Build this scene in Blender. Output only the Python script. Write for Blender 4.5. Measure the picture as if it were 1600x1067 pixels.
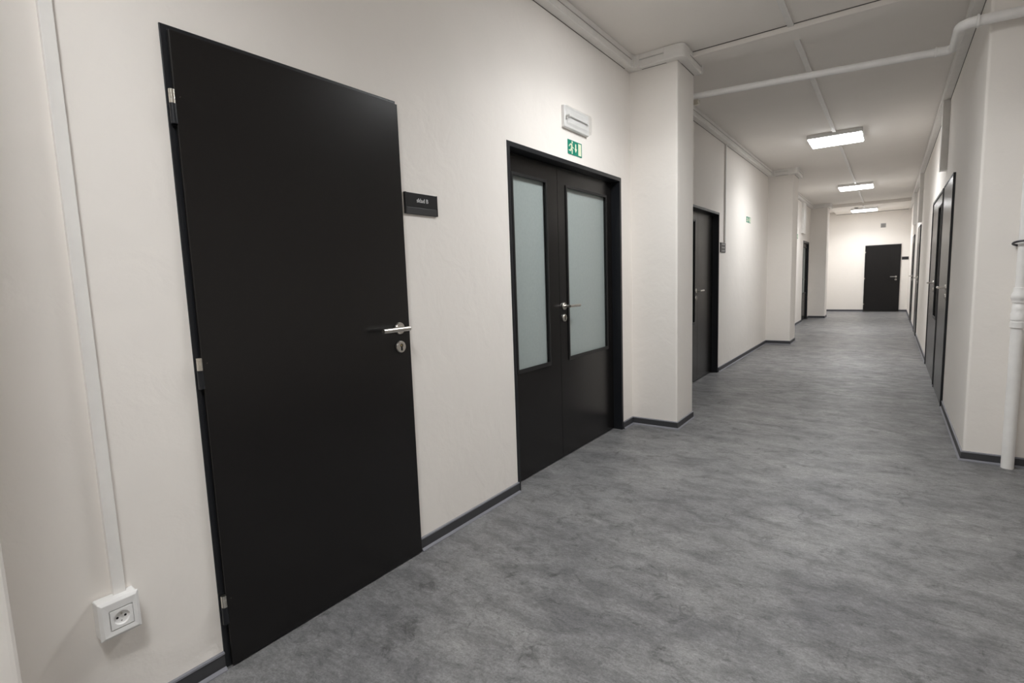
import bpy, bmesh, math, random
from mathutils import Vector, Matrix
random.seed(7)
sc = bpy.context.scene
for o in list(bpy.data.objects):
    bpy.data.objects.remove(o)
COL = sc.collection

# ------------------------------------------------------------------ camera
cam_d = bpy.data.cameras.new('camera')
cam_d.sensor_width = 36.0
cam_d.lens = 820.668 / 1600 * 36
cam_d.clip_start = 0.02
cam = bpy.data.objects.new('camera', cam_d)
COL.objects.link(cam)
RW = ((0.8132825, 0.0383884, -0.5806013), (0.5808617, -0.1122520, 0.8062253), (-0.0342240, -0.9929380, -0.1135910))
cam.matrix_world = Matrix(((RW[0][0], -RW[0][1], -RW[0][2], 0.0),
                           (RW[1][0], -RW[1][1], -RW[1][2], 0.0),
                           (RW[2][0], -RW[2][1], -RW[2][2], 1.25),
                           (0, 0, 0, 1)))
sc.camera = cam

# ------------------------------------------------------------------ dimensions
XL, XP, XR = -1.757, -1.373, 0.424          # left wall, pillar faces, right wall
YF, YN, YB, XO = 18.786, 4.361, -1.9, 2.1   # far wall, near face of right wall, back wall, outer right wall (both unseen, set close for bounce light)
ZC = 2.97
PILLARS = [(-0.45, 0.202), (4.178, 4.594), (10.14, 10.72), (16.07, 16.6)]

# ------------------------------------------------------------------ world, exposure
w = bpy.data.worlds.new('world')
sc.world = w
w.use_nodes = True
w.node_tree.nodes['Background'].inputs[0].default_value = (0.02, 0.02, 0.022, 1)
w.node_tree.nodes['Background'].inputs[1].default_value = 0.0
sc.view_settings.view_transform = 'Standard'
sc.view_settings.look = 'None'
sc.view_settings.gamma = 1
sc.view_settings.exposure = 0.0
LAMP_GLOW = 18.0           # glow of the diffuser itself
LAMP_POWER = 21.0         # directed light of one panel, watts
LAMP_SPREAD = 140.0       # beam angle of the panel optics, degrees
ZLOW = 2.895                                # the last stretch of ceiling is a little lower
LAMPS = [(-0.638, 8.205, ZC), (-0.638, 13.15, ZC), (-0.638, 17.55, ZLOW), (-0.638, 3.05, ZC), (-0.60, -0.22, ZC)]

# ------------------------------------------------------------------ materials
MATS = {}
def base_mat(name, col, rough=0.5, metal=0.0, spec=0.5):
    m = bpy.data.materials.new(name)
    m.use_nodes = True
    b = m.node_tree.nodes['Principled BSDF']
    b.inputs['Base Color'].default_value = (*col, 1)
    b.inputs['Roughness'].default_value = rough
    b.inputs['Metallic'].default_value = metal
    b.inputs['Specular IOR Level'].default_value = spec
    MATS[name] = m
    return m, m.node_tree, b
def nd(nt, t, **kw):
    n = nt.nodes.new(t)
    for k, v in kw.items():
        setattr(n, k, v)
    return n
def coords(nt, scale=(1, 1, 1)):
    g = nd(nt, 'ShaderNodeNewGeometry')
    mp = nd(nt, 'ShaderNodeMapping')
    mp.inputs['Scale'].default_value = scale
    nt.links.new(g.outputs['Position'], mp.inputs['Vector'])
    return mp.outputs['Vector']
def noise(nt, vec, scale, detail=4, rough=0.55, dist=0.0):
    n = nd(nt, 'ShaderNodeTexNoise')
    n.inputs['Scale'].default_value = scale
    n.inputs['Detail'].default_value = detail
    n.inputs['Roughness'].default_value = rough
    n.inputs['Distortion'].default_value = dist
    nt.links.new(vec, n.inputs['Vector'])
    return n.outputs['Fac']
def ramp(nt, fac, stops):
    r = nd(nt, 'ShaderNodeValToRGB')
    e = r.color_ramp.elements
    while len(e) < len(stops):
        e.new(0.5)
    for el, (p, c) in zip(e, stops):
        el.position = p
        el.color = (*c, 1) if not isinstance(c, (int, float)) else (c, c, c, 1)
    nt.links.new(fac, r.inputs['Fac'])
    return r.outputs['Color']
def mix(nt, a, b, fac, mode='MIX'):
    m = nd(nt, 'ShaderNodeMix', data_type='RGBA', blend_type=mode)
    if isinstance(fac, (int, float)):
        m.inputs[0].default_value = fac
    else:
        nt.links.new(fac, m.inputs[0])
    for s, i in ((a, 6), (b, 7)):
        if isinstance(s, tuple):
            m.inputs[i].default_value = (*s, 1)
        else:
            nt.links.new(s, m.inputs[i])
    return m.outputs[2]
def bump(nt, b, h, strength, dist):
    bn = nd(nt, 'ShaderNodeBump')
    bn.inputs['Strength'].default_value = strength
    bn.inputs['Distance'].default_value = dist
    nt.links.new(h, bn.inputs['Height'])
    nt.links.new(bn.outputs['Normal'], b.inputs['Normal'])
def add(nt, a, b, ka=1.0, kb=1.0):
    m1 = nd(nt, 'ShaderNodeMath', operation='MULTIPLY'); nt.links.new(a, m1.inputs[0]); m1.inputs[1].default_value = ka
    m2 = nd(nt, 'ShaderNodeMath', operation='MULTIPLY_ADD'); nt.links.new(b, m2.inputs[0]); m2.inputs[1].default_value = kb
    nt.links.new(m1.outputs[0], m2.inputs[2])
    return m2.outputs[0]

def m_plaster(name, col, bstr=0.35):
    m, nt, b = base_mat(name, col, 0.75, spec=0.3)
    v = coords(nt)
    n1 = noise(nt, v, 2.2, 5)
    n2 = noise(nt, v, 38, 3, 0.6)
    n3 = noise(nt, v, 7, 4, 0.5, 0.6)
    c = ramp(nt, n1, [(0.3, tuple(x * 0.975 for x in col)), (0.7, col)])
    nt.links.new(c, b.inputs['Base Color'])
    h = add(nt, n3, n2, 1.0, 0.14)
    bump(nt, b, h, bstr, 0.022)
m_plaster('plaster', (0.915, 0.868, 0.815), 0.2)
m_plaster('ceiling_paint', (0.945, 0.898, 0.845), 0.08)

def m_floor():
    m, nt, b = base_mat('vinyl_floor', (0.15, 0.15, 0.155), 0.45, spec=0.45)
    v = coords(nt, (1.0, 1.0, 1.0))
    va = coords(nt, (1.0, 1.7, 1.0))
    big = noise(nt, va, 1.5, 6, 0.62, 0.4)
    mid = noise(nt, va, 6.0, 6, 0.68, 0.5)
    fine = noise(nt, v, 130, 4, 0.8)
    grain = noise(nt, coords(nt, (1.0, 2.0, 1.0)), 34, 6, 0.8, 0.4)
    c1 = ramp(nt, big, [(0.30, (0.134, 0.133, 0.137)), (0.52, (0.192, 0.190, 0.191)), (0.74, (0.246, 0.242, 0.239))])
    c2 = ramp(nt, mid, [(0.30, 0.56), (0.5, 1.0), (0.72, 1.36)])
    c = mix(nt, c1, c2, 0.85, 'MULTIPLY')
    c3 = ramp(nt, grain, [(0.3, 0.55), (0.5, 1.0), (0.7, 1.42)])
    c = mix(nt, c, c3, 0.8, 'MULTIPLY')
    c4 = ramp(nt, fine, [(0.3, 0.5), (0.5, 1.0), (0.7, 1.45)])
    c = mix(nt, c, c4, 0.6, 'MULTIPLY')
    cr = noise(nt, v, 9, 8, 0.75, 1.2)
    ck = ramp(nt, cr, [(0.33, 0.36), (0.44, 1.0)])
    c = mix(nt, c, ck, 0.8, 'MULTIPLY')
    nt.links.new(c, b.inputs['Base Color'])
    r = ramp(nt, mid, [(0.3, 0.50), (0.7, 0.40)])
    nt.links.new(r, b.inputs['Roughness'])
    bump(nt, b, add(nt, fine, grain, 0.6, 0.5), 0.12, 0.004)
m_floor()

def m_laminate(name, col, rough, spec=0.45):
    m, nt, b = base_mat(name, col, rough, spec=spec)
    v = coords(nt, (10, 10, 1.0))
    n = noise(nt, v, 9, 4, 0.6)
    c = ramp(nt, n, [(0.3, tuple(x * 0.96 for x in col)), (0.7, tuple(x * 1.04 for x in col))])
    nt.links.new(c, b.inputs['Base Color'])
m_laminate('door_laminate', (0.0085, 0.0076, 0.0074), 0.27, 0.38)
m_laminate('frame_steel', (0.0100, 0.0112, 0.0140), 0.38)
m_laminate('bead_black', (0.009, 0.009, 0.0095), 0.45)
m_laminate('gasket', (0.004, 0.004, 0.004), 0.7)
m_laminate('sign_black', (0.010, 0.010, 0.011), 0.35)
m_laminate('sign_grey', (0.040, 0.040, 0.042), 0.38)
m_laminate('skirting', (0.050, 0.050, 0.054), 0.5)
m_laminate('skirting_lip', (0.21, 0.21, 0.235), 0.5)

def m_metal(name, col, rough):
    m, nt, b = base_mat(name, col, rough, 1.0)
    n = noise(nt, coords(nt, (1, 1, 30)), 40, 2)
    r = ramp(nt, n, [(0.3, rough * 0.85), (0.7, rough * 1.2)])
    nt.links.new(r, b.inputs['Roughness'])
m_metal('brushed_steel', (0.62, 0.59, 0.55), 0.30)
m_metal('nickel', (0.72, 0.69, 0.62), 0.25)
m_metal('dark_iron', (0.10, 0.10, 0.11), 0.45)

def m_plain(name, col, rough, spec=0.5, var=0.03):
    m, nt, b = base_mat(name, col, rough, spec=spec)
    n = noise(nt, coords(nt), 14, 3)
    c = ramp(nt, n, [(0.3, tuple(x * (1 - var) for x in col)), (0.7, tuple(min(1, x * (1 + var)) for x in col))])
    nt.links.new(c, b.inputs['Base Color'])
m_plain('white_plastic', (0.87, 0.86, 0.845), 0.38)
m_plain('trunking_plastic', (0.87, 0.845, 0.81), 0.42)
m_plain('pipe_paint', (0.88, 0.86, 0.835), 0.35)
m_plain('black_hole', (0.01, 0.01, 0.01), 0.8)
m_plain('gap_dark', (0.16, 0.15, 0.14), 0.8)  # dark colour painting shade into joint strips; the vent backing shares it
m_plain('seam_shade_grey', (0.45, 0.43, 0.41), 0.7)  # grey for the shade painted between trunking lids
m_plain('sign_green', (0.0, 0.235, 0.155), 0.4)
m_plain('sign_cream', (0.85, 0.88, 0.66), 0.45)
m_plain('letter_white', (0.80, 0.80, 0.80), 0.5)
m_plain('letter_grey', (0.42, 0.42, 0.42), 0.5)
m_plain('grille_grey', (0.40, 0.39, 0.38), 0.6)
m_plain('caulk', (0.62, 0.60, 0.56), 0.6)
m_plain('brass_dull', (0.30, 0.22, 0.09), 0.4)

def m_frosted():
    m, nt, b = base_mat('frosted_glass', (0.30, 0.345, 0.335), 0.28, spec=0.5)
    v = coords(nt)
    bump(nt, b, noise(nt, v, 160, 2, 0.5), 0.35, 0.002)
    n = noise(nt, v, 60, 3)
    nt.links.new(ramp(nt, n, [(0.3, (0.345, 0.392, 0.380)), (0.7, (0.372, 0.420, 0.407))]), b.inputs['Base Color'])
m_frosted()
def m_clear():
    m = bpy.data.materials.new('clear_cover'); m.use_nodes = True
    nt = m.node_tree
    nt.nodes.remove(nt.nodes['Principled BSDF'])
    tr = nd(nt, 'ShaderNodeBsdfTransparent'); tr.inputs[0].default_value = (0.95, 0.95, 0.945, 1)
    gl = nd(nt, 'ShaderNodeBsdfGlossy'); gl.inputs['Roughness'].default_value = 0.08
    mx = nd(nt, 'ShaderNodeMixShader'); mx.inputs[0].default_value = 0.10
    wv = nd(nt, 'ShaderNodeTexWave'); wv.inputs['Scale'].default_value = 40
    nt.links.new(coords(nt), wv.inputs['Vector'])
    bn = nd(nt, 'ShaderNodeBump'); bn.inputs['Strength'].default_value = 0.15; bn.inputs['Distance'].default_value = 0.002
    nt.links.new(wv.outputs['Fac'], bn.inputs['Height']); nt.links.new(bn.outputs['Normal'], gl.inputs['Normal'])
    nt.links.new(tr.outputs[0], mx.inputs[1]); nt.links.new(gl.outputs[0], mx.inputs[2])
    nt.links.new(mx.outputs[0], nt.nodes['Material Output'].inputs[0])
    MATS['clear_cover'] = m
m_clear()
def m_lamp():
    m = bpy.data.materials.new('lamp_diffuser'); m.use_nodes = True
    nt = m.node_tree
    b = nt.nodes['Principled BSDF']
    b.inputs['Base Color'].default_value = (0.9, 0.9, 0.9, 1)
    n = noise(nt, coords(nt), 30, 2)
    c = ramp(nt, n, [(0.3, (0.965, 0.985, 1.0)), (0.7, (0.975, 0.99, 1.0))])
    nt.links.new(c, b.inputs['Emission Color'])
    b.inputs['Emission Strength'].default_value = LAMP_GLOW
    MATS['lamp_diffuser'] = m
m_lamp()

# ------------------------------------------------------------------ mesh helpers
ORIG = {}
def empty(name, loc):
    o = bpy.data.objects.new(name, None)
    o.empty_display_size = 0.05
    o.location = loc
    COL.objects.link(o)
    ORIG[o] = Vector(loc)
    return o
def tag(o, label=None, cat=None, group=None, kind=None):
    if label: o['label'] = label
    if cat: o['category'] = cat
    if group: o['group'] = group
    if kind: o['kind'] = kind
    return o

class Frame:
    """u along a wall (to the right for a viewer in the corridor), n out of the wall, z up"""
    def __init__(s, o, u, n):
        s.o, s.u, s.n = Vector(o), Vector(u), Vector(n)
    def __call__(s, u, n, z):
        return s.o + s.u * u + s.n * n + Vector((0, 0, z))
WORLD = Frame((0, 0, 0), (1, 0, 0), (0, 1, 0))
LEFT = Frame((XL, 0, 0), (0, 1, 0), (1, 0, 0))
RIGHT = Frame((XR, 0, 0), (0, -1, 0), (-1, 0, 0))
FAR = Frame((0, YF, 0), (1, 0, 0), (0, -1, 0))

class MB:
    def __init__(s, fr=WORLD):
        s.bm = bmesh.new(); s.f = fr
    def vs(s, pts):
        return [s.bm.verts.new(s.f(*p)) for p in pts]
    def box(s, u0, u1, n0, n1, z0, z1):
        v = s.vs([(u0, n0, z0), (u1, n0, z0), (u1, n1, z0), (u0, n1, z0), (u0, n0, z1), (u1, n0, z1), (u1, n1, z1), (u0, n1, z1)])
        for q in ((0, 1, 2, 3), (4, 5, 6, 7), (0, 1, 5, 4), (1, 2, 6, 5), (2, 3, 7, 6), (3, 0, 4, 7)):
            s.bm.faces.new([v[i] for i in q])
        return s
    def frustum(s, a, n0, b, n1):
        """rect a=(u0,u1,z0,z1) at n0 to rect b at n1"""
        v = s.vs([(a[0], n0, a[2]), (a[1], n0, a[2]), (a[1], n0, a[3]), (a[0], n0, a[3]), (b[0], n1, b[2]), (b[1], n1, b[2]), (b[1], n1, b[3]), (b[0], n1, b[3])])
        for q in ((0, 1, 2, 3), (4, 5, 6, 7), (0, 1, 5, 4), (1, 2, 6, 5), (2, 3, 7, 6), (3, 0, 4, 7)):
            s.bm.faces.new([v[i] for i in q])
        return s
    def ring(s, outer, inner, n0, n1):
        """rectangular picture-frame, rects (u0,u1,z0,z1)"""
        def c(r): return [(r[0], r[2]), (r[1], r[2]), (r[1], r[3]), (r[0], r[3])]
        L = [s.vs([(u, n, z) for u, z in c(r)]) for r, n in ((outer, n0), (outer, n1), (inner, n1), (inner, n0))]
        for a in range(4):
            A, B = L[a], L[(a + 1) % 4]
            for i in range(4):
                j = (i + 1) % 4
                s.bm.faces.new((A[i], A[j], B[j], B[i]))
        return s
    def poly(s, pts, n0, n1):
        """polygon in (u,z) extruded n0..n1"""
        A = s.vs([(u, n0, z) for u, z in pts]); B = s.vs([(u, n1, z) for u, z in pts])
        s.bm.faces.new(A); s.bm.faces.new(B[::-1])
        k = len(pts)
        for i in range(k):
            s.bm.faces.new((A[i], A[(i + 1) % k], B[(i + 1) % k], B[i]))
        return s
    def tube(s, pts, r, seg=16, caps=True):
        """round tube through points (frame coords); r number or list"""
        P = [s.f(*p) for p in pts]
        R = r if isinstance(r, (list, tuple)) else [r] * len(P)
        loops = []
        ref = None
        for i, p in enumerate(P):
            t = (P[min(i + 1, len(P) - 1)] - P[max(i - 1, 0)]).normalized()
            if ref is None:
                ref = Vector((0, 0, 1)) if abs(t.z) < 0.9 else Vector((1, 0, 0))
            a = (ref - t * ref.dot(t)).normalized()
            ref = a
            b = t.cross(a)
            loops.append([s.bm.verts.new(p + (a * math.cos(2 * math.pi * k / seg) + b * math.sin(2 * math.pi * k / seg)) * R[i]) for k in range(seg)])
        for A, B in zip(loops, loops[1:]):
            for k in range(seg):
                s.bm.faces.new((A[k], A[(k + 1) % seg], B[(k + 1) % seg], B[k]))
        if caps:
            s.bm.faces.new(loops[0][::-1]); s.bm.faces.new(loops[-1])
        return s
    def sweep(s, path, profile, closed_ends=True):
        """profile (d,z) swept along a floor path [(x,y)..]; d is offset to the RIGHT of travel, mitred corners"""
        k = len(path)
        loops = []
        for i in range(k):
            p = Vector(path[i])
            d0 = (p - Vector(path[i - 1])).normalized() if i else None
            d1 = (Vector(path[i + 1]) - p).normalized() if i < k - 1 else None
            d0 = d0 or d1; d1 = d1 or d0
            n0 = Vector((d0.y, -d0.x)); n1 = Vector((d1.y, -d1.x))
            m = (n0 + n1).normalized()
            m = m / max(0.2, m.dot(n0))
            loops.append([s.bm.verts.new((p.x + m.x * d, p.y + m.y * d, z)) for d, z in profile])
        q = len(profile)
        for A, B in zip(loops, loops[1:]):
            for i in range(q):
                s.bm.faces.new((A[i], A[(i + 1) % q], B[(i + 1) % q], B[i]))
        if closed_ends:
            s.bm.faces.new(loops[0]); s.bm.faces.new(loops[-1][::-1])
        return s
    def build(s, name, mat, parent=None, bevel=0.0, seg=2, smooth=False, loc=None):
        bmesh.ops.recalc_face_normals(s.bm, faces=s.bm.faces[:])
        org = ORIG[parent] if parent is not None else Vector(loc or (0, 0, 0))
        for v in s.bm.verts:
            v.co -= org
        me = bpy.data.meshes.new(name)
        s.bm.to_mesh(me); s.bm.free()
        me.materials.append(MATS[mat])
        if smooth:
            for p in me.polygons:
                p.use_smooth = True
            try:
                me.set_sharp_from_angle(angle=math.radians(40))
            except Exception:
                pass
        o = bpy.data.objects.new(name, me)
        COL.objects.link(o)
        if parent is not None:
            o.parent = parent
        else:
            o.location = org
        ORIG[o] = org
        if bevel:
            md = o.modifiers.new('bevel', 'BEVEL')
            md.width = bevel; md.segments = seg; md.limit_method = 'ANGLE'; md.angle_limit = math.radians(40)
        return o

def text_mesh(txt, size, name, mat, parent, fr, u, z, n, align='CENTER', depth=0.0006):
    cu = bpy.data.curves.new(name, 'FONT')
    cu.body = txt; cu.size = size; cu.align_x = align; cu.align_y = 'CENTER'; cu.extrude = depth
    to = bpy.data.objects.new(name + '_tmp', cu)
    COL.objects.link(to)
    dg = bpy.context.evaluated_depsgraph_get()
    me = bpy.data.meshes.new_from_object(to.evaluated_get(dg))
    bpy.data.objects.remove(to); bpy.data.curves.remove(cu)
    org = ORIG[parent]
    for v in me.vertices:
        v.co = fr(u + v.co.x, n + v.co.z, z + v.co.y) - org
    me.name = name
    me.materials.clear(); me.materials.append(MATS[mat])
    o = bpy.data.objects.new(name, me); COL.objects.link(o); o.parent = parent
    ORIG[o] = org
    return o

# ------------------------------------------------------------------ structure
S = 'structure'
tag(MB().box(XL - 0.3, XO + 0.2, YB - 0.2, YF + 0.2, -0.1, 0).build('floor', 'vinyl_floor'), 'mottled grey concrete-look vinyl floor of the corridor', 'floor', kind=S)
ceil = tag(MB().box(XL - 0.3, XO + 0.2, YB - 0.2, YF + 0.2, ZC, ZC + 0.1).build('ceiling', 'ceiling_paint'), 'flat white painted corridor ceiling', 'ceiling', kind=S)
MB().box(XP, XR - 0.002, 4.35, 4.56, ZC - 0.04, ZC).build('beam', 'ceiling_paint', ceil, 0.006)
MB().box(XP, XR - 0.07, 4.345, 4.35, ZC - 0.005, ZC).build('gap_shade_strip', 'gap_dark', ceil)  # solid dark strip paints the shade where ceiling meets beam
MB().box(XP, XR - 0.066, 16.6, YF, ZLOW, ZC).build('beam', 'ceiling_paint', ceil, 0.006)
MB().box(XP, XR - 0.07, YF - 0.006, YF, ZLOW - 0.010, ZLOW).build('gap_shade_strip', 'gap_dark', ceil)  # solid dark strip paints the shaded crease above the end wall

# left wall, with door openings
D1 = (0.736, 1.6375, 2.0325)
DD = (2.451, 3.983, 2.030)
D3 = (5.414, 6.946, 2.010)
D4 = (14.75, 15.85, 2.000)
wl = MB(LEFT)
y = YB
for a, b, t in (D1, DD, D3, D4):
    wl.box(y, a, -0.2, 0, 0, ZC)
    wl.box(a, b, -0.2, 0, t, ZC)
    y = b
wl.box(y, YF, -0.2, 0, 0, ZC)
bmesh.ops.remove_doubles(wl.bm, verts=wl.bm.verts[:], dist=1e-5)
wall_l = tag(wl.build('wall_left', 'plaster'), 'long uneven white plaster wall on the left with black doors', 'wall', kind=S)
for a, b in PILLARS:
    MB(LEFT).box(a, b, -0.05, XP - XL, 0, ZC).build('pillar', 'plaster', wall_l, 0.014, 3)
RA, RB, RC, RD = (5.96, 6.96), (7.06, 8.62), (12.02, 12.95), (14.9, 15.82)
RTOP = 2.045
wr = MB()
rc = 0.016
pts = [(XR + rc * (1 - math.sin(t)), YN + rc * (1 - math.cos(t))) for t in [math.pi / 2 * k / 5 for k in range(6)]]
pts += [(XR, RB[0]), (XR + 0.3, RB[0]), (XR + 0.3, YN + 0.3), (XO, YN + 0.3), (XO, YN)]
A = [wr.bm.verts.new((x, y_, 0)) for x, y_ in pts]; B = [wr.bm.verts.new((x, y_, ZC)) for x, y_ in pts]
wr.bm.faces.new(A); wr.bm.faces.new(B)
for i in range(len(pts)):
    j = (i + 1) % len(pts)
    wr.bm.faces.new((A[i], A[j], B[j], B[i]))
wr.box(XR, XR + 0.3, RB[0], RB[1], RTOP, ZC)
wr.box(XR, XR + 0.3, RB[1], YF, 0, ZC)
tag(wr.build('wall_right', 'plaster'), 'white plaster wall on the right with a corner near the pipe', 'wall', kind=S)
tag(MB().box(XL - 0.2, XR + 0.3, YF, YF + 0.15, 0, ZC).build('wall_far', 'plaster'), 'white end wall of the corridor with a single black door', 'wall', kind=S)
tag(MB().box(XL - 0.2, XO + 0.15, YB - 0.15, YB, 0, ZC).build('wall_back', 'plaster'), 'unseen white wall behind the viewpoint, set close for bounce light', 'wall', kind=S)  # unseen wall, drawn in so more light bounces onto near surfaces
tag(MB().box(XO, XO + 0.15, YB, YN, 0, ZC).build('wall_outer', 'plaster'), 'unseen white side wall of the wider area beside the viewpoint, set close for bounce light', 'wall', kind=S)  # unseen side wall, also kept near to return bounce light

# baseboards
BH = 0.062
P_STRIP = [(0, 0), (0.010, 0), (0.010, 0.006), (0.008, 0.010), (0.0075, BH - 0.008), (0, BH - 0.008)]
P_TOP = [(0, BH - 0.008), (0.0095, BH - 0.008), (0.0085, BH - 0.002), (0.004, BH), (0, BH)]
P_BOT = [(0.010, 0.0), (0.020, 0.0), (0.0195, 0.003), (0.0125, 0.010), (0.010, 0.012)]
def skirting(name, label, runs):
    x0, y0 = runs[0][0]
    e = tag(empty(name, (x0, y0, 0)), label, 'baseboard', kind=S)
    for r in runs:
        st = MB().sweep(r, P_STRIP).build('skirting_strip', 'skirting', e)
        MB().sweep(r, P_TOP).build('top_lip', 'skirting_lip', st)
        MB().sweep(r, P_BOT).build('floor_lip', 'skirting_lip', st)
P = PILLARS
skirting('baseboard_left', 'dark grey vinyl skirting strip along the left wall and around its pillars', [
    [(XL, YB), (XL, P[0][0]), (XP, P[0][0]), (XP, P[0][1]), (XL, P[0][1]), (XL, D1[0])],
    [(XL, D1[1] + 0.006), (XL, DD[0] + 0.004)],
    [(XL, DD[1]), (XL, P[1][0]), (XP, P[1][0]), (XP, P[1][1]), (XL, P[1][1]), (XL, D3[0])],
    [(XL, D3[1]), (XL, P[2][0]), (XP, P[2][0]), (XP, P[2][1]), (XL, P[2][1]), (XL, D4[0])],
    [(XL, D4[1]), (XL, P[3][0]), (XP, P[3][0]), (XP, P[3][1]), (XL, P[3][1]), (XL, YF)]])
skirting('baseboard_right', 'dark grey vinyl skirting strip along the right wall and its near corner', [
    [(XR, YF), (XR, RD[1])], [(XR, RD[0]), (XR, RC[1])], [(XR, RC[0]), (XR, RB[1])], [(XR, RB[0]), (XR, RA[1])],
    [(XR, RA[0]), (XR, YN), (XO, YN)]])
FD = (-0.622, 0.232, 1.935)
skirting('baseboard_far', 'dark grey vinyl skirting strip along the far end wall', [[(XL, YF), (FD[0], YF)], [(FD[1], YF), (XR, YF)]])
skirting('baseboard_back', 'dark grey vinyl skirting strip behind the viewpoint', [[(XO, YN), (XO, YB), (XL, YB)]])

# ------------------------------------------------------------------ doors
def lever_handle(fr, u, z, n, d, parent, length=0.135):
    """round-rose lever; d = +1 lever to the right, -1 to the left; n = leaf face"""
    ro = MB(fr).tube([(u, n, z), (u, n + 0.007, z), (u, n + 0.010, z)], [0.026, 0.026, 0.0235], 28).build('handle_rose', 'brushed_steel', parent, smooth=True)
    pts = [(u, n + 0.009, z), (u, n + 0.040, z)]
    for k in range(1, 6):
        a = k / 5 * math.pi / 2
        pts.append((u + d * 0.014 * (1 - math.cos(a)), n + 0.040 + 0.014 * math.sin(a), z))
    pts.append((u + d * length, n + 0.054, z))
    le = MB(fr).tube([(u - d * 0.012, n + 0.054, z), (u + d * length, n + 0.054, z)], 0.0098, 18)
    le.tube([(u, n + 0.009, z), (u, n + 0.050, z)], 0.0085, 14)
    le.build('lever', 'brushed_steel', parent, smooth=True)
    return ro
def keyhole(fr, u, z, n, parent):
    r = MB(fr).tube([(u, n, z), (u, n + 0.007, z), (u, n + 0.010, z)], [0.026, 0.026, 0.0235], 28).build('lock_rose', 'brushed_steel', parent, smooth=True)
    pts = []
    for k in range(17):
        a = math.radians(-55 + k * (290 / 16))
        pts.append((u + 0.0085 * math.cos(a), z + 0.006 + 0.0085 * math.sin(a)))
    pts += [(u - 0.0052, z - 0.014), (u - 0.003, z - 0.0165), (u + 0.003, z - 0.0165), (u + 0.0052, z - 0.014)]
    MB(fr).poly(pts, n + 0.0098, n + 0.0106).build('keyhole', 'black_hole', parent)
    MB(fr).tube([(u - 0.002, n + 0.0106, z + 0.007), (u - 0.002, n + 0.0112, z + 0.007)], 0.005, 12).build('lock_core', 'brass_dull', parent)
    return r
def hinge(fr, u, z, n, parent):
    """two-knuckle hinge, bright upper half, black sleeve below"""
    h = MB(fr).tube([(u, n, z - 0.098), (u, n, z - 0.040)], 0.0098, 14)
    h.box(u - 0.006, u + 0.012, n - 0.012, n - 0.003, z - 0.098, z - 0.040)
    h = h.build('hinge', 'frame_steel', parent, smooth=True)
    k = MB(fr).tube([(u, n, z - 0.0395), (u, n, z)], 0.0088, 14)
    k.tube([(u + 0.004, n + 0.002, z - 0.022), (u + 0.022, n + 0.003, z - 0.018)], 0.0022, 8)
    k.build('hinge_pin', 'nickel', parent, smooth=True)

def single_door(name, fr, u0, u1, top, base_n, proud, label, handle='right', hinges=True, hz=1.063, fw=0.022, hole=True, bottom=0.006):
    """flush single door: steel frame and a leaf standing a little proud of the wall"""
    root = tag(empty(name, fr((u0 + u1) / 2, 0, 0)), label, 'door', kind=S)
    n_in = -0.09 if hole else 0.0
    f = MB(fr)
    fo = 0.004 if hole else proud
    ft = 0.014
    f.poly([(u0, 0), (u0 + fw, 0), (u0 + fw, top - ft), (u1 - fw, top - ft), (u1 - fw, 0), (u1, 0), (u1, top), (u0, top)], n_in, fo)
    f.build('frame', 'frame_steel', root, 0.002)
    if handle == 'right':
        l0, l1 = u0 + fw - 0.007, u1 - 0.004
    else:
        l0, l1 = u0 + 0.004, u1 - fw - 0.001
    if hole:
        leaf = MB(fr).box(l0 + 0.002, l1, fo + 0.0015, fo + 0.016, bottom, top - 0.017)
    else:
        leaf = MB(fr).box(u0 + fw, u1 - fw, 0.002, proud - 0.004, bottom, top - ft - 0.002)
    leaf = leaf.build('leaf', 'door_laminate', root, 0.0025)
    nf = fo + 0.016 if hole else proud - 0.004
    d = -1 if handle == 'right' else 1
    hu = (u1 - 0.066) if handle == 'right' else (u0 + 0.066)
    if not hole:
        hu += d * 0.03
    lever_handle(fr, hu, hz, nf, d, leaf)
    keyhole(fr, hu, hz - 0.081, nf, leaf)
    if hinges:
        ue = (u0 + 0.011) if handle == 'right' else (u1 - 0.011)
        for z in (1.846, 1.046, 0.257):
            hinge(fr, ue, z * top / 2.0325, fo + 0.011, root)
    return root

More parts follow.
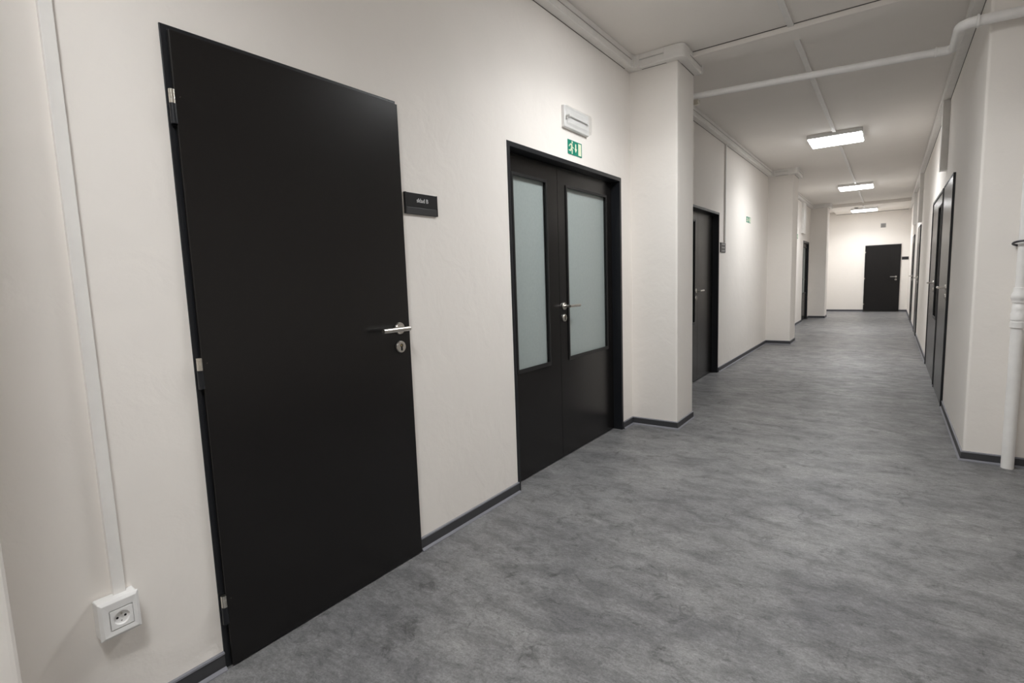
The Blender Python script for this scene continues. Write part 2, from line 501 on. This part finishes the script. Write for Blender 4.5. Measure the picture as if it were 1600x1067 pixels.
def double_door(name, fr, u0, u1, top, label, mirror=False, depth=0.07, face=0.003, glazed=(True, True), glass_mat='frosted_glass', hu=None, hdir=None):
    """double door: narrow fixed leaf, wider leaf with the handle, frosted panes in beads"""
    root = tag(empty(name, fr((u0 + u1) / 2, 0, 0)), label, 'door', kind=S)
    m = (lambda u: u0 + u1 - u) if mirror else (lambda u: u)
    fw, ft = 0.028, 0.028
    f = MB(fr)
    n0, n1 = (-0.13, face)
    f.poly([(u0, 0), (u0 + fw, 0), (u0 + fw, top - ft), (u1 - fw, top - ft), (u1 - fw, 0), (u1, 0), (u1, top), (u0, top)], n0, n1)
    f.build('frame', 'frame_steel', root, 0.002)
    lf = -depth
    lt = 0.04
    split = u0 + 0.660
    leaves = [(u0 + fw + 0.003, split - 0.0015, 0.105, 0.145), (split + 0.0015, u1 - fw - 0.003, 0.115, 0.105)]
    gz0, gz1 = 0.695, 1.880 * top / 2.03
    for k, (a, b, ml, mr) in enumerate(leaves):
        ua, ub = sorted((m(a), m(b)))
        if mirror:
            ml, mr = mr, ml
        ga, gb = ua + ml, ub - mr
        lz0, lz1 = 0.008, top - ft - 0.003
        lm = MB(fr)
        if glazed[k]:
            lm.ring((ua, ub, lz0, lz1), (ga, gb, gz0, gz1), lf - lt, lf)
        else:
            lm.box(ua, ub, lf - lt, lf, lz0, lz1)
        leaf = lm.build('leaf', 'door_laminate', root, 0.002)
        if glazed[k]:
            bd = MB(fr).ring((ga - 0.010, gb + 0.010, gz0 - 0.012, gz1 + 0.010), (ga + 0.008, gb - 0.008, gz0 + 0.014, gz1 - 0.008), lf - 0.002, lf + 0.007)
            bd.build('glazing_bead', 'bead_black', leaf, 0.0015)
            MB(fr).box(ga + 0.001, gb - 0.001, lf - lt * 0.62, lf - lt * 0.45, gz0 + 0.001, gz1 - 0.001).build('glass_pane', glass_mat, leaf)
        if k == 1:
            d = -1 if mirror else 1
            h_u = m(split + 0.052) if hu is None else hu
            d = d if hdir is None else hdir
            lever_handle(fr, h_u, 1.068, lf + 0.001, d, leaf)
            keyhole(fr, h_u, 0.987, lf + 0.001, leaf)
    return root

single_door('door_1', LEFT, D1[0], D1[1], D1[2], 0, 0, 'large plain black flush door with steel lever handle, nearest on the left')
double_door('door_2', LEFT, DD[0], DD[1], DD[2], 'black double door with two frosted panes below the emergency light')
double_door('door_3', LEFT, D3[0], D3[1], D3[2], 'black double door on the left between the first and second pillars', mirror=True, glazed=(False, True), hu=6.215, hdir=1)
# fourth door on the left, deep in its reveal
def recessed_door(name, fr, u0, u1, top, label):
    root = tag(empty(name, fr((u0 + u1) / 2, 0, 0)), label, 'door', kind=S)
    fw = 0.05
    MB(fr).poly([(u0, 0), (u0 + fw, 0), (u0 + fw, top - fw), (u1 - fw, top - fw), (u1 - fw, 0), (u1, 0), (u1, top), (u0, top)], -0.13, 0.006).build('frame', 'frame_steel', root, 0.002)
    leaf = MB(fr).ring((u0 + fw + 0.002, u1 - fw - 0.002, 0.008, top - fw - 0.003), (u0 + 0.22, u1 - 0.17, 0.695, 1.85), -0.075, -0.035).build('leaf', 'door_laminate', root, 0.002)
    MB(fr).box(u0 + 0.221, u1 - 0.171, -0.060, -0.054, 0.696, 1.849).build('glass_pane', 'frosted_glass', leaf)
    MB(fr).ring((u0 + 0.21, u1 - 0.16, 0.683, 1.86), (u0 + 0.228, u1 - 0.178, 0.709, 1.842), -0.037, -0.028).build('glazing_bead', 'bead_black', leaf)
    lever_handle(fr, u0 + 0.135, 1.05, -0.034, 1, leaf)
    keyhole(fr, u0 + 0.135, 0.97, -0.034, leaf)
recessed_door('door_4', LEFT, D4[0], D4[1], D4[2], 'narrow-looking black glazed door on the left just before the last pillar')
single_door('door_5', FAR, FD[0], FD[1], FD[2], 0, 0.03, 'plain black door in the far end wall of the corridor', hole=False, hz=1.01, hinges=True, fw=0.012)
single_door('door_6', RIGHT, -RA[1], -RA[0], 2.045, 0, 0.018, 'black flush door nearest on the right wall, lever handle at its near edge', hole=False, hinges=False, fw=0.016)
double_door('door_7', RIGHT, -RB[1], -RB[0], RTOP, 'black double door on the right wall directly beyond the nearest door', mirror=True, depth=-0.010, face=0.018, glazed=(True, False))
single_door('door_8', RIGHT, -RC[1], -RC[0], 2.01, 0, 0.018, 'black door on the right wall, third along, seen edge-on', hole=False, hinges=False, fw=0.016)
single_door('door_9', RIGHT, -RD[1], -RD[0], 1.98, 0, 0.018, 'black door on the right wall closest to the far end, seen edge-on', hole=False, hinges=False, fw=0.016)

# ------------------------------------------------------------------ ceiling lamps
def ceiling_lamp(x, y, ZC, label):
    e = tag(empty('ceiling_lamp', (x, y, ZC)), label, 'lamp', 'square panel lamps along the corridor ceiling')
    a = 0.30
    MB().box(x - a, x + a, y - a, y + a, ZC - 0.050, ZC).build('housing', 'white_plastic', e, 0.005)
    MB().box(x - a + 0.012, x + a - 0.012, y - a + 0.012, y + a - 0.012, ZC - 0.062, ZC - 0.0495).build('diffuser', 'lamp_diffuser', e, 0.006)
    ld = bpy.data.lights.new('panel_light', 'AREA')
    ld.shape = 'SQUARE'; ld.size = 0.56; ld.energy = LAMP_POWER; ld.spread = math.radians(LAMP_SPREAD); ld.color = (0.97, 0.987, 1.0)
    lo = bpy.data.objects.new('panel_light', ld); COL.objects.link(lo); lo.parent = e; lo.location = (0, 0, -0.0635)
LL = ['bright panel ceiling lamp nearest in view, beyond the white drain pipe',
      'bright panel ceiling lamp, the second one along the corridor',
      'bright panel ceiling lamp closest to the far end wall',
      'panel ceiling lamp above the frame, before the first pillar',
      'panel ceiling lamp overhead behind the viewpoint']
for (x, y, z), l in zip(LAMPS, LL):
    ceiling_lamp(x, y, z, l)

# flat cable ducts running between the lamps on the ceiling
def ceiling_duct(y0, y1, label, ZC=ZC):
    x = -0.632
    e = tag(empty('ceiling_cable_duct', (x, y0, ZC)), label, 'cable duct', 'flat cable ducts linking the ceiling lamps')
    b = MB().box(x - 0.019, x + 0.019, y0, y1, ZC - 0.012, ZC).build('duct_base', 'trunking_plastic', e)
    MB().box(x - 0.020, x + 0.020, y0, y1, ZC - 0.017, ZC - 0.012).build('duct_lid', 'trunking_plastic', e, 0.002)
ceiling_duct(3.35, 4.35, 'short flat white cable duct on the ceiling before the shallow beam')
ceiling_duct(4.56, 7.905, 'flat white cable duct on the ceiling between beam and nearest visible lamp')
ceiling_duct(8.505, 12.85, 'flat white cable duct on the ceiling between first and second visible lamps')
ceiling_duct(13.45, 16.6, 'flat white cable duct on the ceiling beyond the second visible lamp')
ceiling_duct(16.6, 17.25, 'short flat white cable duct leading to the last lamp', ZLOW)

# ------------------------------------------------------------------ cable trunking under the ceiling
TZ, TD = 2.875, 0.060
P_TR = [(0, TZ), (TD - 0.004, TZ), (TD, TZ + 0.004), (TD, ZC), (0, ZC)]
P_LIP = [(TD, TZ + 0.052), (TD + 0.0022, TZ + 0.052), (TD + 0.0022, TZ + 0.056), (TD, TZ + 0.056)]
P_LID = [(TD, TZ + 0.008), (TD + 0.0030, TZ + 0.010), (TD + 0.0030, TZ + 0.046), (TD, TZ + 0.050)]
P_LID2 = [(TD, TZ + 0.058), (TD + 0.0030, TZ + 0.060), (TD + 0.0030, ZC - 0.004), (TD, ZC - 0.002)]
P_GAP_SHADE = [(0.0, TZ - 0.0022), (0.004, TZ - 0.0022), (0.004, TZ), (0, TZ)]
P_COR = [(0, TZ - 0.004), (TD + 0.004, TZ - 0.004), (TD + 0.009, TZ + 0.002), (TD + 0.009, ZC - 0.001), (0, ZC - 0.001)]
P_MID = [(TD + 0.0005, TZ + 0.0505), (TD + 0.0034, TZ + 0.0505), (TD + 0.0034, TZ + 0.0535), (TD + 0.0005, TZ + 0.0535)]
def trunking(runs, label, corners=(), ends=(), outer=None):
    x0, y0 = runs[0][0]
    e = tag(empty('cable_trunking', (x0, y0, TZ)), label, 'cable trunking', 'white cable trunking under the ceiling')
    for r in runs:
        b = MB().sweep(r, P_TR).build('trunking_body', 'trunking_plastic', e)
        MB().sweep(r, P_LID).build('trunking_lid', 'trunking_plastic', b)
        MB().sweep(r, P_LID2).build('trunking_lid', 'trunking_plastic', b)
        MB().sweep(r, P_GAP_SHADE).build('gap_shade_strip', 'gap_dark', b)  # dark strip paints the shade where trunking meets wall
        MB().sweep(r, P_MID).build('lid_seam_shade', 'seam_shade_grey', b)  # raised grey strip paints the shade between the two lids
    for c in corners:
        MB().sweep(c, P_COR).build('corner_piece', 'trunking_plastic', e, 0.003)
    if outer:
        px, py = outer
        D, rr, ln = TD + 0.009, 0.05, 0.085
        pl = [(px - ln, py), (px - ln, py - D)]
        pl += [(px + D - rr + rr * math.sin(t), py - D + rr - rr * math.cos(t)) for t in [math.pi / 2 * k / 8 for k in range(9)]]
        pl += [(px + D, py + ln), (px, py + ln), (px, py)]
        m_ = MB()
        A = [m_.bm.verts.new((x, y_, TZ - 0.004)) for x, y_ in pl]; B = [m_.bm.verts.new((x, y_, ZC - 0.001)) for x, y_ in pl]
        m_.bm.faces.new(A); m_.bm.faces.new(B)
        for i in range(len(pl)):
            j = (i + 1) % len(pl)
            m_.bm.faces.new((A[i], A[j], B[j], B[i]))
        m_.build('corner_piece', 'trunking_plastic', e, 0.006, 3, smooth=True)
    for c in ends:
        MB().sweep(c, P_COR).build('end_cap', 'trunking_plastic', e, 0.003)
def bay(i, label):
    y0 = P[i][1]; a, b = P[i + 1]
    c = 0.105
    trunking([[(XL, y0), (XL, a), (XP - 0.07, a)], [(XP, a + 0.07), (XP, b)]], label, outer=(XP, a),
             corners=[[(XL, a - c), (XL, a), (XL + c, a)]],
             ends=[[(XP, b - 0.012), (XP, b + 0.004)]])
bay(0, 'white cable trunking above the nearest doors, wrapping the first pillar')
bay(1, 'white cable trunking under the ceiling between first and second pillars')
bay(2, 'white cable trunking under the ceiling between second and last pillars')
def trunk_right(y0, y1, z0, label):
    d = 0.062
    e = tag(empty('cable_trunking', (XR, y0, z0)), label, 'cable trunking', 'white cable trunking under the ceiling')
    b = MB(RIGHT).box(-y1, -y0, 0, d, z0, ZC).build('trunking_body', 'trunking_plastic', e, 0.004)
    MB(RIGHT).box(-y1, -y0, d, d + 0.003, z0 + 0.008, ZC - 0.008).build('trunking_lid', 'trunking_plastic', b)
    MB(RIGHT).box(-y1, -y0, 0, 0.004, z0 - 0.003, z0).build('gap_shade_strip', 'gap_dark', b)  # dark strip painted as shade below the trunking, no real recess
trunk_right(YN + 0.01, YF - 0.002, 2.895, 'white cable trunking running along the top of the right wall')

# vertical ducts on walls
def wall_duct(fr, u0, u1, z0, z1, n, label, lid=True):
    e = tag(empty('wall_cable_duct', fr((u0 + u1) / 2, 0, z0)), label, 'cable duct', 'white vertical cable ducts on the walls')
    MB(fr).box(u0 + 0.001, u1 - 0.001, 0, n * 0.7, z0, z1).build('duct_base', 'trunking_plastic', e)
    MB(fr).box(u0, u1, n * 0.7, n, z0, z1).build('duct_lid', 'trunking_plastic', e, 0.002)
wall_duct(LEFT, 0.459, 0.489, 0.402, TZ - 0.003, 0.018, 'slim white vertical cable duct running down to the wall socket')
wall_duct(LEFT, 7.165, 7.205, 1.652, TZ - 0.003, 0.022, 'slim white vertical cable duct beside the left double door past the first pillar')
wall_duct(LEFT, 14.30, 14.72, 2.15, TZ - 0.003, 0.05, 'wide white cable duct hanging above the last door on the left')
wall_duct(RIGHT, -7.10, -6.98, 2.215, 2.892, 0.058, 'white cable duct dropping from trunking to the nearest door on the right')
wall_duct(RIGHT, -12.1, -11.98, 2.05, 2.892, 0.058, 'white cable duct dropping above the third door on the right wall')
wall_duct(RIGHT, -14.96, -14.84, 2.20, 2.892, 0.058, 'white cable duct dropping above the last door on the right wall')

# ------------------------------------------------------------------ wall socket
def wall_socket():
    u0, u1, z0, z1, d = 0.414, 0.509, 0.306, 0.413, 0.046
    e = tag(empty('wall_socket', LEFT((u0 + u1) / 2, 0, z0)), 'white surface-mounted power socket low on the wall beside the nearest door', 'power socket')
    uc, zc = (u0 + u1) / 2 + 0.003, (z0 + z1) / 2 - 0.004
    MB(LEFT).frustum((u0, u1, z0, z1), 0, (u0 + 0.001, u1 - 0.001, z0 + 0.001, z1 - 0.001), d - 0.008).build('back_box', 'white_plastic', e, 0.004, 3)
    cv = MB(LEFT)
    i0 = (uc - 0.028, uc + 0.028, zc - 0.029, zc + 0.029)
    o0 = (u0 - 0.001, u1 + 0.001, z0 - 0.001, z1 + 0.001)
    m0 = (u0 + 0.007, u1 - 0.007, z0 + 0.007, z1 - 0.007)
    def c4(r, n): return cv.vs([(r[0], n, r[2]), (r[1], n, r[2]), (r[1], n, r[3]), (r[0], n, r[3])])
    L = [c4(o0, d - 0.008), c4(o0, d - 0.004), c4(m0, d + 0.002), c4(i0, d + 0.0005), c4(i0, d - 0.006)]
    for A_, B_ in zip(L, L[1:]):
        for k in range(4):
            cv.bm.faces.new((A_[k], A_[(k + 1) % 4], B_[(k + 1) % 4], B_[k]))
    cv.bm.faces.new(L[0])
    cv.bm.faces.new(L[-1])
    cv.build('cover_frame', 'white_plastic', e, 0.001)
    ins = MB(LEFT)
    g = 0.0265
    q = ins
    N = 32
    Rr = 0.0195
    outer, rim, well = [], [], []
    for k in range(N):
        a = 2 * math.pi * k / N
        cx, cz = math.cos(a), math.sin(a)
        s_ = g / max(abs(cx), abs(cz))
        outer.append((uc + cx * s_, d + 0.0018, zc + cz * s_))
        rim.append((uc + cx * Rr, d + 0.0018, zc + cz * Rr))
        well.append((uc + cx * Rr * 0.95, d - 0.0050, zc + cz * Rr * 0.95))
    back = [(p[0], d - 0.0058, p[2]) for p in outer]
    LO, LR, LW, LB = ins.vs(outer), ins.vs(rim), ins.vs(well), ins.vs(back)
    for k in range(N):
        j = (k + 1) % N
        for A_, B_ in ((LB, LO), (LO, LR), (LR, LW)):
            ins.bm.faces.new((A_[k], A_[j], B_[j], B_[k]))
    ins.bm.faces.new(LW); ins.bm.faces.new(LB)
    insert = ins.build('socket_insert', 'white_plastic', e)
    for du in (-0.0095, 0.0095):
        MB(LEFT).tube([(uc + du, d - 0.0052, zc), (uc + du, d - 0.0044, zc)], 0.0032, 12).build('contact_hole', 'black_hole', insert)
    MB(LEFT).tube([(uc, d - 0.0052, zc + 0.0105), (uc, d + 0.001, zc + 0.0105)], 0.0024, 12).build('earth_pin', 'nickel', insert, smooth=True)
    MB(LEFT).tube([(uc, d - 0.0052, zc - 0.0115), (uc, d - 0.0044, zc - 0.0115)], 0.0022, 12).build('screw', 'grille_grey', insert)
wall_socket()

# ------------------------------------------------------------------ signs
def door_sign(fr, u0, u1, z0, z1, label, txt=None, mode='strip'):
    e = tag(empty('door_sign', fr((u0 + u1) / 2, 0, z0)), label, 'door sign')
    hh = z1 - z0
    MB(fr).box(u0, u1, 0, 0.006, z0, z1).build('back_plate', 'sign_black', e)
    if mode == 'strip':
        MB(fr).box(u0 + 0.010, u1 - 0.002, 0.006, 0.0105, z0 + hh * 0.345, z1 - 0.001).build('name_panel', 'sign_black', e, 0.0008)
        MB(fr).box(u0 + 0.010, u1 - 0.002, 0.006, 0.0095, z0 + 0.001, z0 + hh * 0.325).build('lower_strip', 'sign_grey', e, 0.0008)
        MB(fr).box(u0, u0 + 0.009, 0.006, 0.0115, z0, z1).build('end_profile', 'sign_black', e, 0.0008)
        MB(fr).box(u1 - 0.002, u1, 0.006, 0.0115, z0, z1).build('end_profile', 'sign_black', e)
    else:
        k = 3
        for i in range(k):
            a = z0 + hh * i / k
            pn = MB(fr).box(u0 + 0.006, u1 - 0.003, 0.006, 0.010, a + 0.002, a + hh / k - 0.002).build('name_panel', 'sign_grey', e, 0.0008)
            MB(fr).box(u0 + 0.05, u1 - 0.04, 0.010, 0.0108, a + hh / k * 0.38, a + hh / k * 0.62).build('print_line', 'letter_grey', pn)
    if txt:
        text_mesh(txt, 0.0258, 'lettering', 'letter_white', e, fr, (u0 + u1) / 2 + 0.004, z0 + hh * 0.655, 0.0109)
door_sign(LEFT, 1.659, 1.862, 1.565, 1.659, 'black door sign reading sklad B beside the nearest door', 'sklad B')
door_sign(LEFT, 6.99, 7.235, 1.525, 1.648, 'small dark door sign with stacked panels at the end of the vertical duct', mode='rows')
door_sign(FAR, 0.255, 0.408, 1.485, 1.568, 'small black door sign beside the far end door')

def exit_sign(fr, u0, u1, z0, z1, label, n=0.003):
    e = tag(empty('exit_sign', fr((u0 + u1) / 2, 0, z0)), label, 'exit sign', 'green exit signs')
    W_, H_ = u1 - u0, z1 - z0
    MB(fr).box(u0, u1, 0, n, z0, z1).build('plate', 'sign_green', e)
    def pl(name, pts, parts=None):
        m_ = MB(fr)
        for p in (parts or [pts]):
            m_.poly([(u0 + a * W_, z0 + b * H_) for a, b in p], n, n + 0.0006)
        m_.build(name, 'sign_cream', e)
    pl('door_symbol', [(0.735, 0.08), (0.945, 0.08), (0.945, 0.92), (0.735, 0.92)])
    pl('arrow', [(0.515, 0.82), (0.585, 0.82), (0.585, 0.48), (0.64, 0.48), (0.55, 0.20), (0.46, 0.48), (0.515, 0.48)])
    head = [(0.30 + 0.042 * math.cos(k * math.pi / 6), 0.87 + 0.085 * math.sin(k * math.pi / 6)) for k in range(12)]
    body = [(0.17, 0.76), (0.29, 0.76), (0.325, 0.68), (0.30, 0.44), (0.20, 0.42), (0.215, 0.60)]
    arm_b = [(0.175, 0.76), (0.085, 0.62), (0.065, 0.52), (0.105, 0.50), (0.13, 0.60), (0.205, 0.68)]
    arm_f = [(0.30, 0.70), (0.345, 0.54), (0.415, 0.52), (0.415, 0.46), (0.31, 0.475), (0.27, 0.62)]
    leg_f = [(0.235, 0.47), (0.305, 0.46), (0.335, 0.32), (0.32, 0.05), (0.255, 0.05), (0.265, 0.29)]
    leg_b = [(0.20, 0.44), (0.275, 0.42), (0.195, 0.20), (0.06, 0.23), (0.06, 0.31), (0.155, 0.30)]
    pl('running_figure', None, [head, body, arm_b, arm_f, leg_f, leg_b])
    return e
exit_sign(LEFT, 3.140, 3.332, 2.075, 2.167, 'green exit sign with running figure above the frosted double door')
exit_sign(LEFT, 8.46, 8.74, 2.00, 2.085, 'small green exit sign on the bright wall before the second pillar')
exit_sign(LEFT, 13.55, 13.83, 2.00, 2.10, 'tiny green exit sign glimpsed just past the second pillar')

# ------------------------------------------------------------------ emergency light
def emergency_light():
    u0, u1, z0, z1 = 3.068, 3.412, 2.226, 2.366
    zc = (z0 + z1) / 2
    e = tag(empty('emergency_light', LEFT((u0 + u1) / 2, 0, z0)), 'white emergency light with clear cover above the green exit sign', 'emergency light')
    MB(LEFT).frustum((u0, u1, z0, z1), 0, (u0 + 0.003, u1 - 0.003, z0 + 0.003, z1 - 0.003), 0.022).build('back_box', 'white_plastic', e, 0.005, 3)
    MB(LEFT).frustum((u0 + 0.03, u1 - 0.03, z0 + 0.02, z1 - 0.02), 0.0222, (u0 + 0.04, u1 - 0.04, z0 + 0.035, z1 - 0.035), 0.026).build('reflector', 'white_plastic', e, 0.002)
    MB(LEFT).tube([(u0 + 0.052, 0.0315, zc + 0.006), (u1 - 0.052, 0.0315, zc + 0.006)], 0.0060, 14).build('lamp_tube', 'white_plastic', e, smooth=True)
    for uu in (u0 + 0.040, u1 - 0.052):
        MB(LEFT).box(uu, uu + 0.012, 0.026, 0.040, zc - 0.006, zc + 0.014).build('lamp_holder', 'white_plastic', e, 0.001)
    cv = MB(LEFT)
    prof = [(z0 + 0.007, 0.0222), (z0 + 0.009, 0.040), (z0 + 0.016, 0.047), (z0 + 0.026, 0.050), (z1 - 0.026, 0.050), (z1 - 0.016, 0.047), (z1 - 0.009, 0.040), (z1 - 0.007, 0.0222)]
    A_ = cv.vs([(u0 + 0.007 + (0.010 if n > 0.045 else 0), n, z) for z, n in prof]); B_ = cv.vs([(u1 - 0.007 - (0.010 if n > 0.045 else 0), n, z) for z, n in prof])
    for k in range(len(prof) - 1):
        cv.bm.faces.new((A_[k], A_[k + 1], B_[k + 1], B_[k]))
    cv.bm.faces.new(A_); cv.bm.faces.new(B_[::-1])
    cv.build('clear_cover', 'clear_cover', e)
    MB(LEFT).tube([(u0 + 0.024, 0.0225, zc), (u0 + 0.024, 0.052, zc)], 0.008, 14).build('screw_cap', 'white_plastic', e, smooth=True)
emergency_light()

# ------------------------------------------------------------------ pipes
def arc(p0, c, p1, k=8):
    """quarter bend from p0 to p1 with corner c"""
    p0, c, p1 = Vector(p0), Vector(c), Vector(p1)
    o = p0 + p1 - c
    return [tuple(o + (p0 - o) * math.cos(t) + (p1 - o) * math.sin(t)) for t in [math.pi / 2 * i / k for i in range(k + 1)]]
def drain_pipe():
    e = tag(empty('drain_pipe', (0.29, 4.70, 2.67)), 'white painted drain pipe crossing under the ceiling with a double elbow', 'pipe')
    ya, yb, xe = 4.70, 4.275, 0.285
    za = lambda x: 2.67 - (x - xe) * 0.0455
    MB().tube([(XP - 0.35, ya, za(XP - 0.35)), (xe - 0.075, ya, za(xe - 0.075))], 0.0250, 24).build('crossing_run', 'pipe_paint', e, smooth=True)
    MB().tube([(xe - 0.115, ya, za(xe - 0.115)), (xe - 0.100, ya, za(xe - 0.10)), (xe - 0.099, ya, za(xe - 0.1)), (xe - 0.088, ya, za(xe - 0.088)), (xe - 0.087, ya, za(xe - 0.088)), (xe - 0.06, ya, za(xe - 0.06))], [0.0275, 0.0275, 0.0325, 0.0325, 0.0285, 0.0285], 24).build('socket_collar', 'pipe_paint', e, smooth=True)
    z = 2.671
    el = [(xe - 0.065, ya, z + 0.002)] + arc((xe - 0.048, ya, z), (xe, ya, z), (xe, ya - 0.048, z)) + [(xe, yb + 0.060, z)] + arc((xe, yb + 0.058, z), (xe, yb, z), (xe + 0.058, yb, z)) + [(xe + 0.075, yb, z - 0.001)]
    MB().tube(el, [0.0285] * 10 + [0.030] * (len(el) - 10), 24).build('double_elbow', 'pipe_paint', e, smooth=True)
    MB().tube([(xe + 0.070, yb, z), (xe + 0.071, yb, z), (xe + 0.082, yb, z), (xe + 0.083, yb, z)], [0.030, 0.036, 0.036, 0.030], 24).build('socket_collar', 'pipe_paint', e, smooth=True)
    zb = lambda x: z - (x - xe - 0.08) * 0.03
    MB().tube([(xe + 0.075, yb, zb(xe + 0.075)), (XO, yb, zb(XO))], 0.0295, 24).build('outlet_run', 'pipe_paint', e, smooth=True)
    MB().tube([(xe + 0.315, yb, zb(xe + 0.315)), (xe + 0.34, yb, zb(xe + 0.34))], 0.0325, 24).build('pipe_sleeve', 'pipe_paint', e, smooth=True)
    MB().box(XP - 0.03, XP + 0.012, 4.68, 4.72, 2.675, 2.712).build('pipe_bracket', 'nickel', e, 0.002)
drain_pipe()
def riser():
    x, y = 0.634, 4.312
    e = tag(empty('riser_pipe', (x, y, 0)), 'white painted vertical heating pipe standing by the right corner', 'pipe')
    MB().tube([(x, y, 0), (x, y, 0.885)], 0.0310, 24).build('lower_pipe', 'pipe_paint', e, smooth=True)
    zz = [0.870, 0.871, 0.905, 0.906, 0.916, 0.917, 0.955, 0.960, 0.975, 0.976, 1.000, 1.003, 1.022, 1.023, 1.040, 1.045, 1.068, 1.085, 1.110, 1.112]
    rr = [0.031, 0.0370, 0.0370, 0.0345, 0.0345, 0.0370, 0.0370, 0.0345, 0.0325, 0.0325, 0.0325, 0.030, 0.030, 0.036, 0.036, 0.040, 0.040, 0.0310, 0.0300, 0.025]
    MB().tube([(x, y, q) for q in zz], rr, 24).build('threaded_coupling', 'pipe_paint', e, smooth=True)
    MB().tube([(x, y, 1.105), (x, y, 2.62)], 0.0250, 24).build('upper_pipe', 'pipe_paint', e, smooth=True)
    pts = [(x + 0.047 * math.cos(2 * math.pi * k / 32), y + 0.047 * math.sin(2 * math.pi * k / 32), 1.372 - 0.012 * math.sin(2 * math.pi * k / 32)) for k in range(33)]
    MB().tube(pts, 0.0062, 10, caps=False).build('clamp_ring', 'dark_iron', e, smooth=True)
    MB().box(x - 0.006, x + 0.006, y + 0.024, YN, 1.366, 1.378).build('clamp_stem', 'dark_iron', e)
    MB().tube([(x - 0.040, y + 0.01, 2.205), (x + 0.01, y + 0.01, 2.205)], 0.012, 14).build('clamp_bolt', 'dark_iron', e, smooth=True)
riser()

# ------------------------------------------------------------------ far wall details
def vent():
    u0, u1, z0, z1 = -0.275, -0.150, 2.425, 2.545
    e = tag(empty('vent_grille', FAR((u0 + u1) / 2, 0, z0)), 'small grey square ventilation grille high on the far wall', 'vent')
    MB(FAR).box(u0 + 0.012, u1 - 0.012, 0, 0.004, z0 + 0.012, z1 - 0.012).build('backing', 'gap_dark', e)
    MB(FAR).ring((u0, u1, z0, z1), (u0 + 0.014, u1 - 0.014, z0 + 0.014, z1 - 0.014), 0, 0.012).build('grille_frame', 'grille_grey', e, 0.002)
    for k in range(7):
        z = z0 + 0.02 + k * 0.0125
        MB(FAR).box(u0 + 0.014, u1 - 0.014, 0.004, 0.010, z, z + 0.007).build('slat', 'grille_grey', e)
vent()
def detector():
    x, y = -0.80, 17.0
    ZC = ZLOW
    e = tag(empty('smoke_detector', (x, y, ZC)), 'small round detector on the ceiling before the last lamp', 'smoke detector')
    MB().tube([(x, y, ZC - 0.012), (x, y, ZC)], 0.055, 24).build('base', 'white_plastic', e, smooth=True)
    MB().tube([(x, y, ZC - 0.045), (x, y, ZC - 0.038), (x, y, ZC - 0.012)], [0.03, 0.042, 0.046], 24).build('sensor_head', 'grille_grey', e, smooth=True)
detector()
def cable():
    pts = []
    for k in range(40):
        t = k / 39
        pts.append((0.36 - 0.17 * math.sin(t * 3.0) + 0.03 * math.sin(t * 9), 0.005, 2.85 - 0.40 * t + 0.03 * math.sin(t * 7)))
    o = MB(FAR).tube(pts, 0.005, 8).build('loose_cable', 'trunking_plastic', smooth=True)
    tag(o, 'thin white cable hanging in a loop at the top right of the far wall', 'cable')
cable()
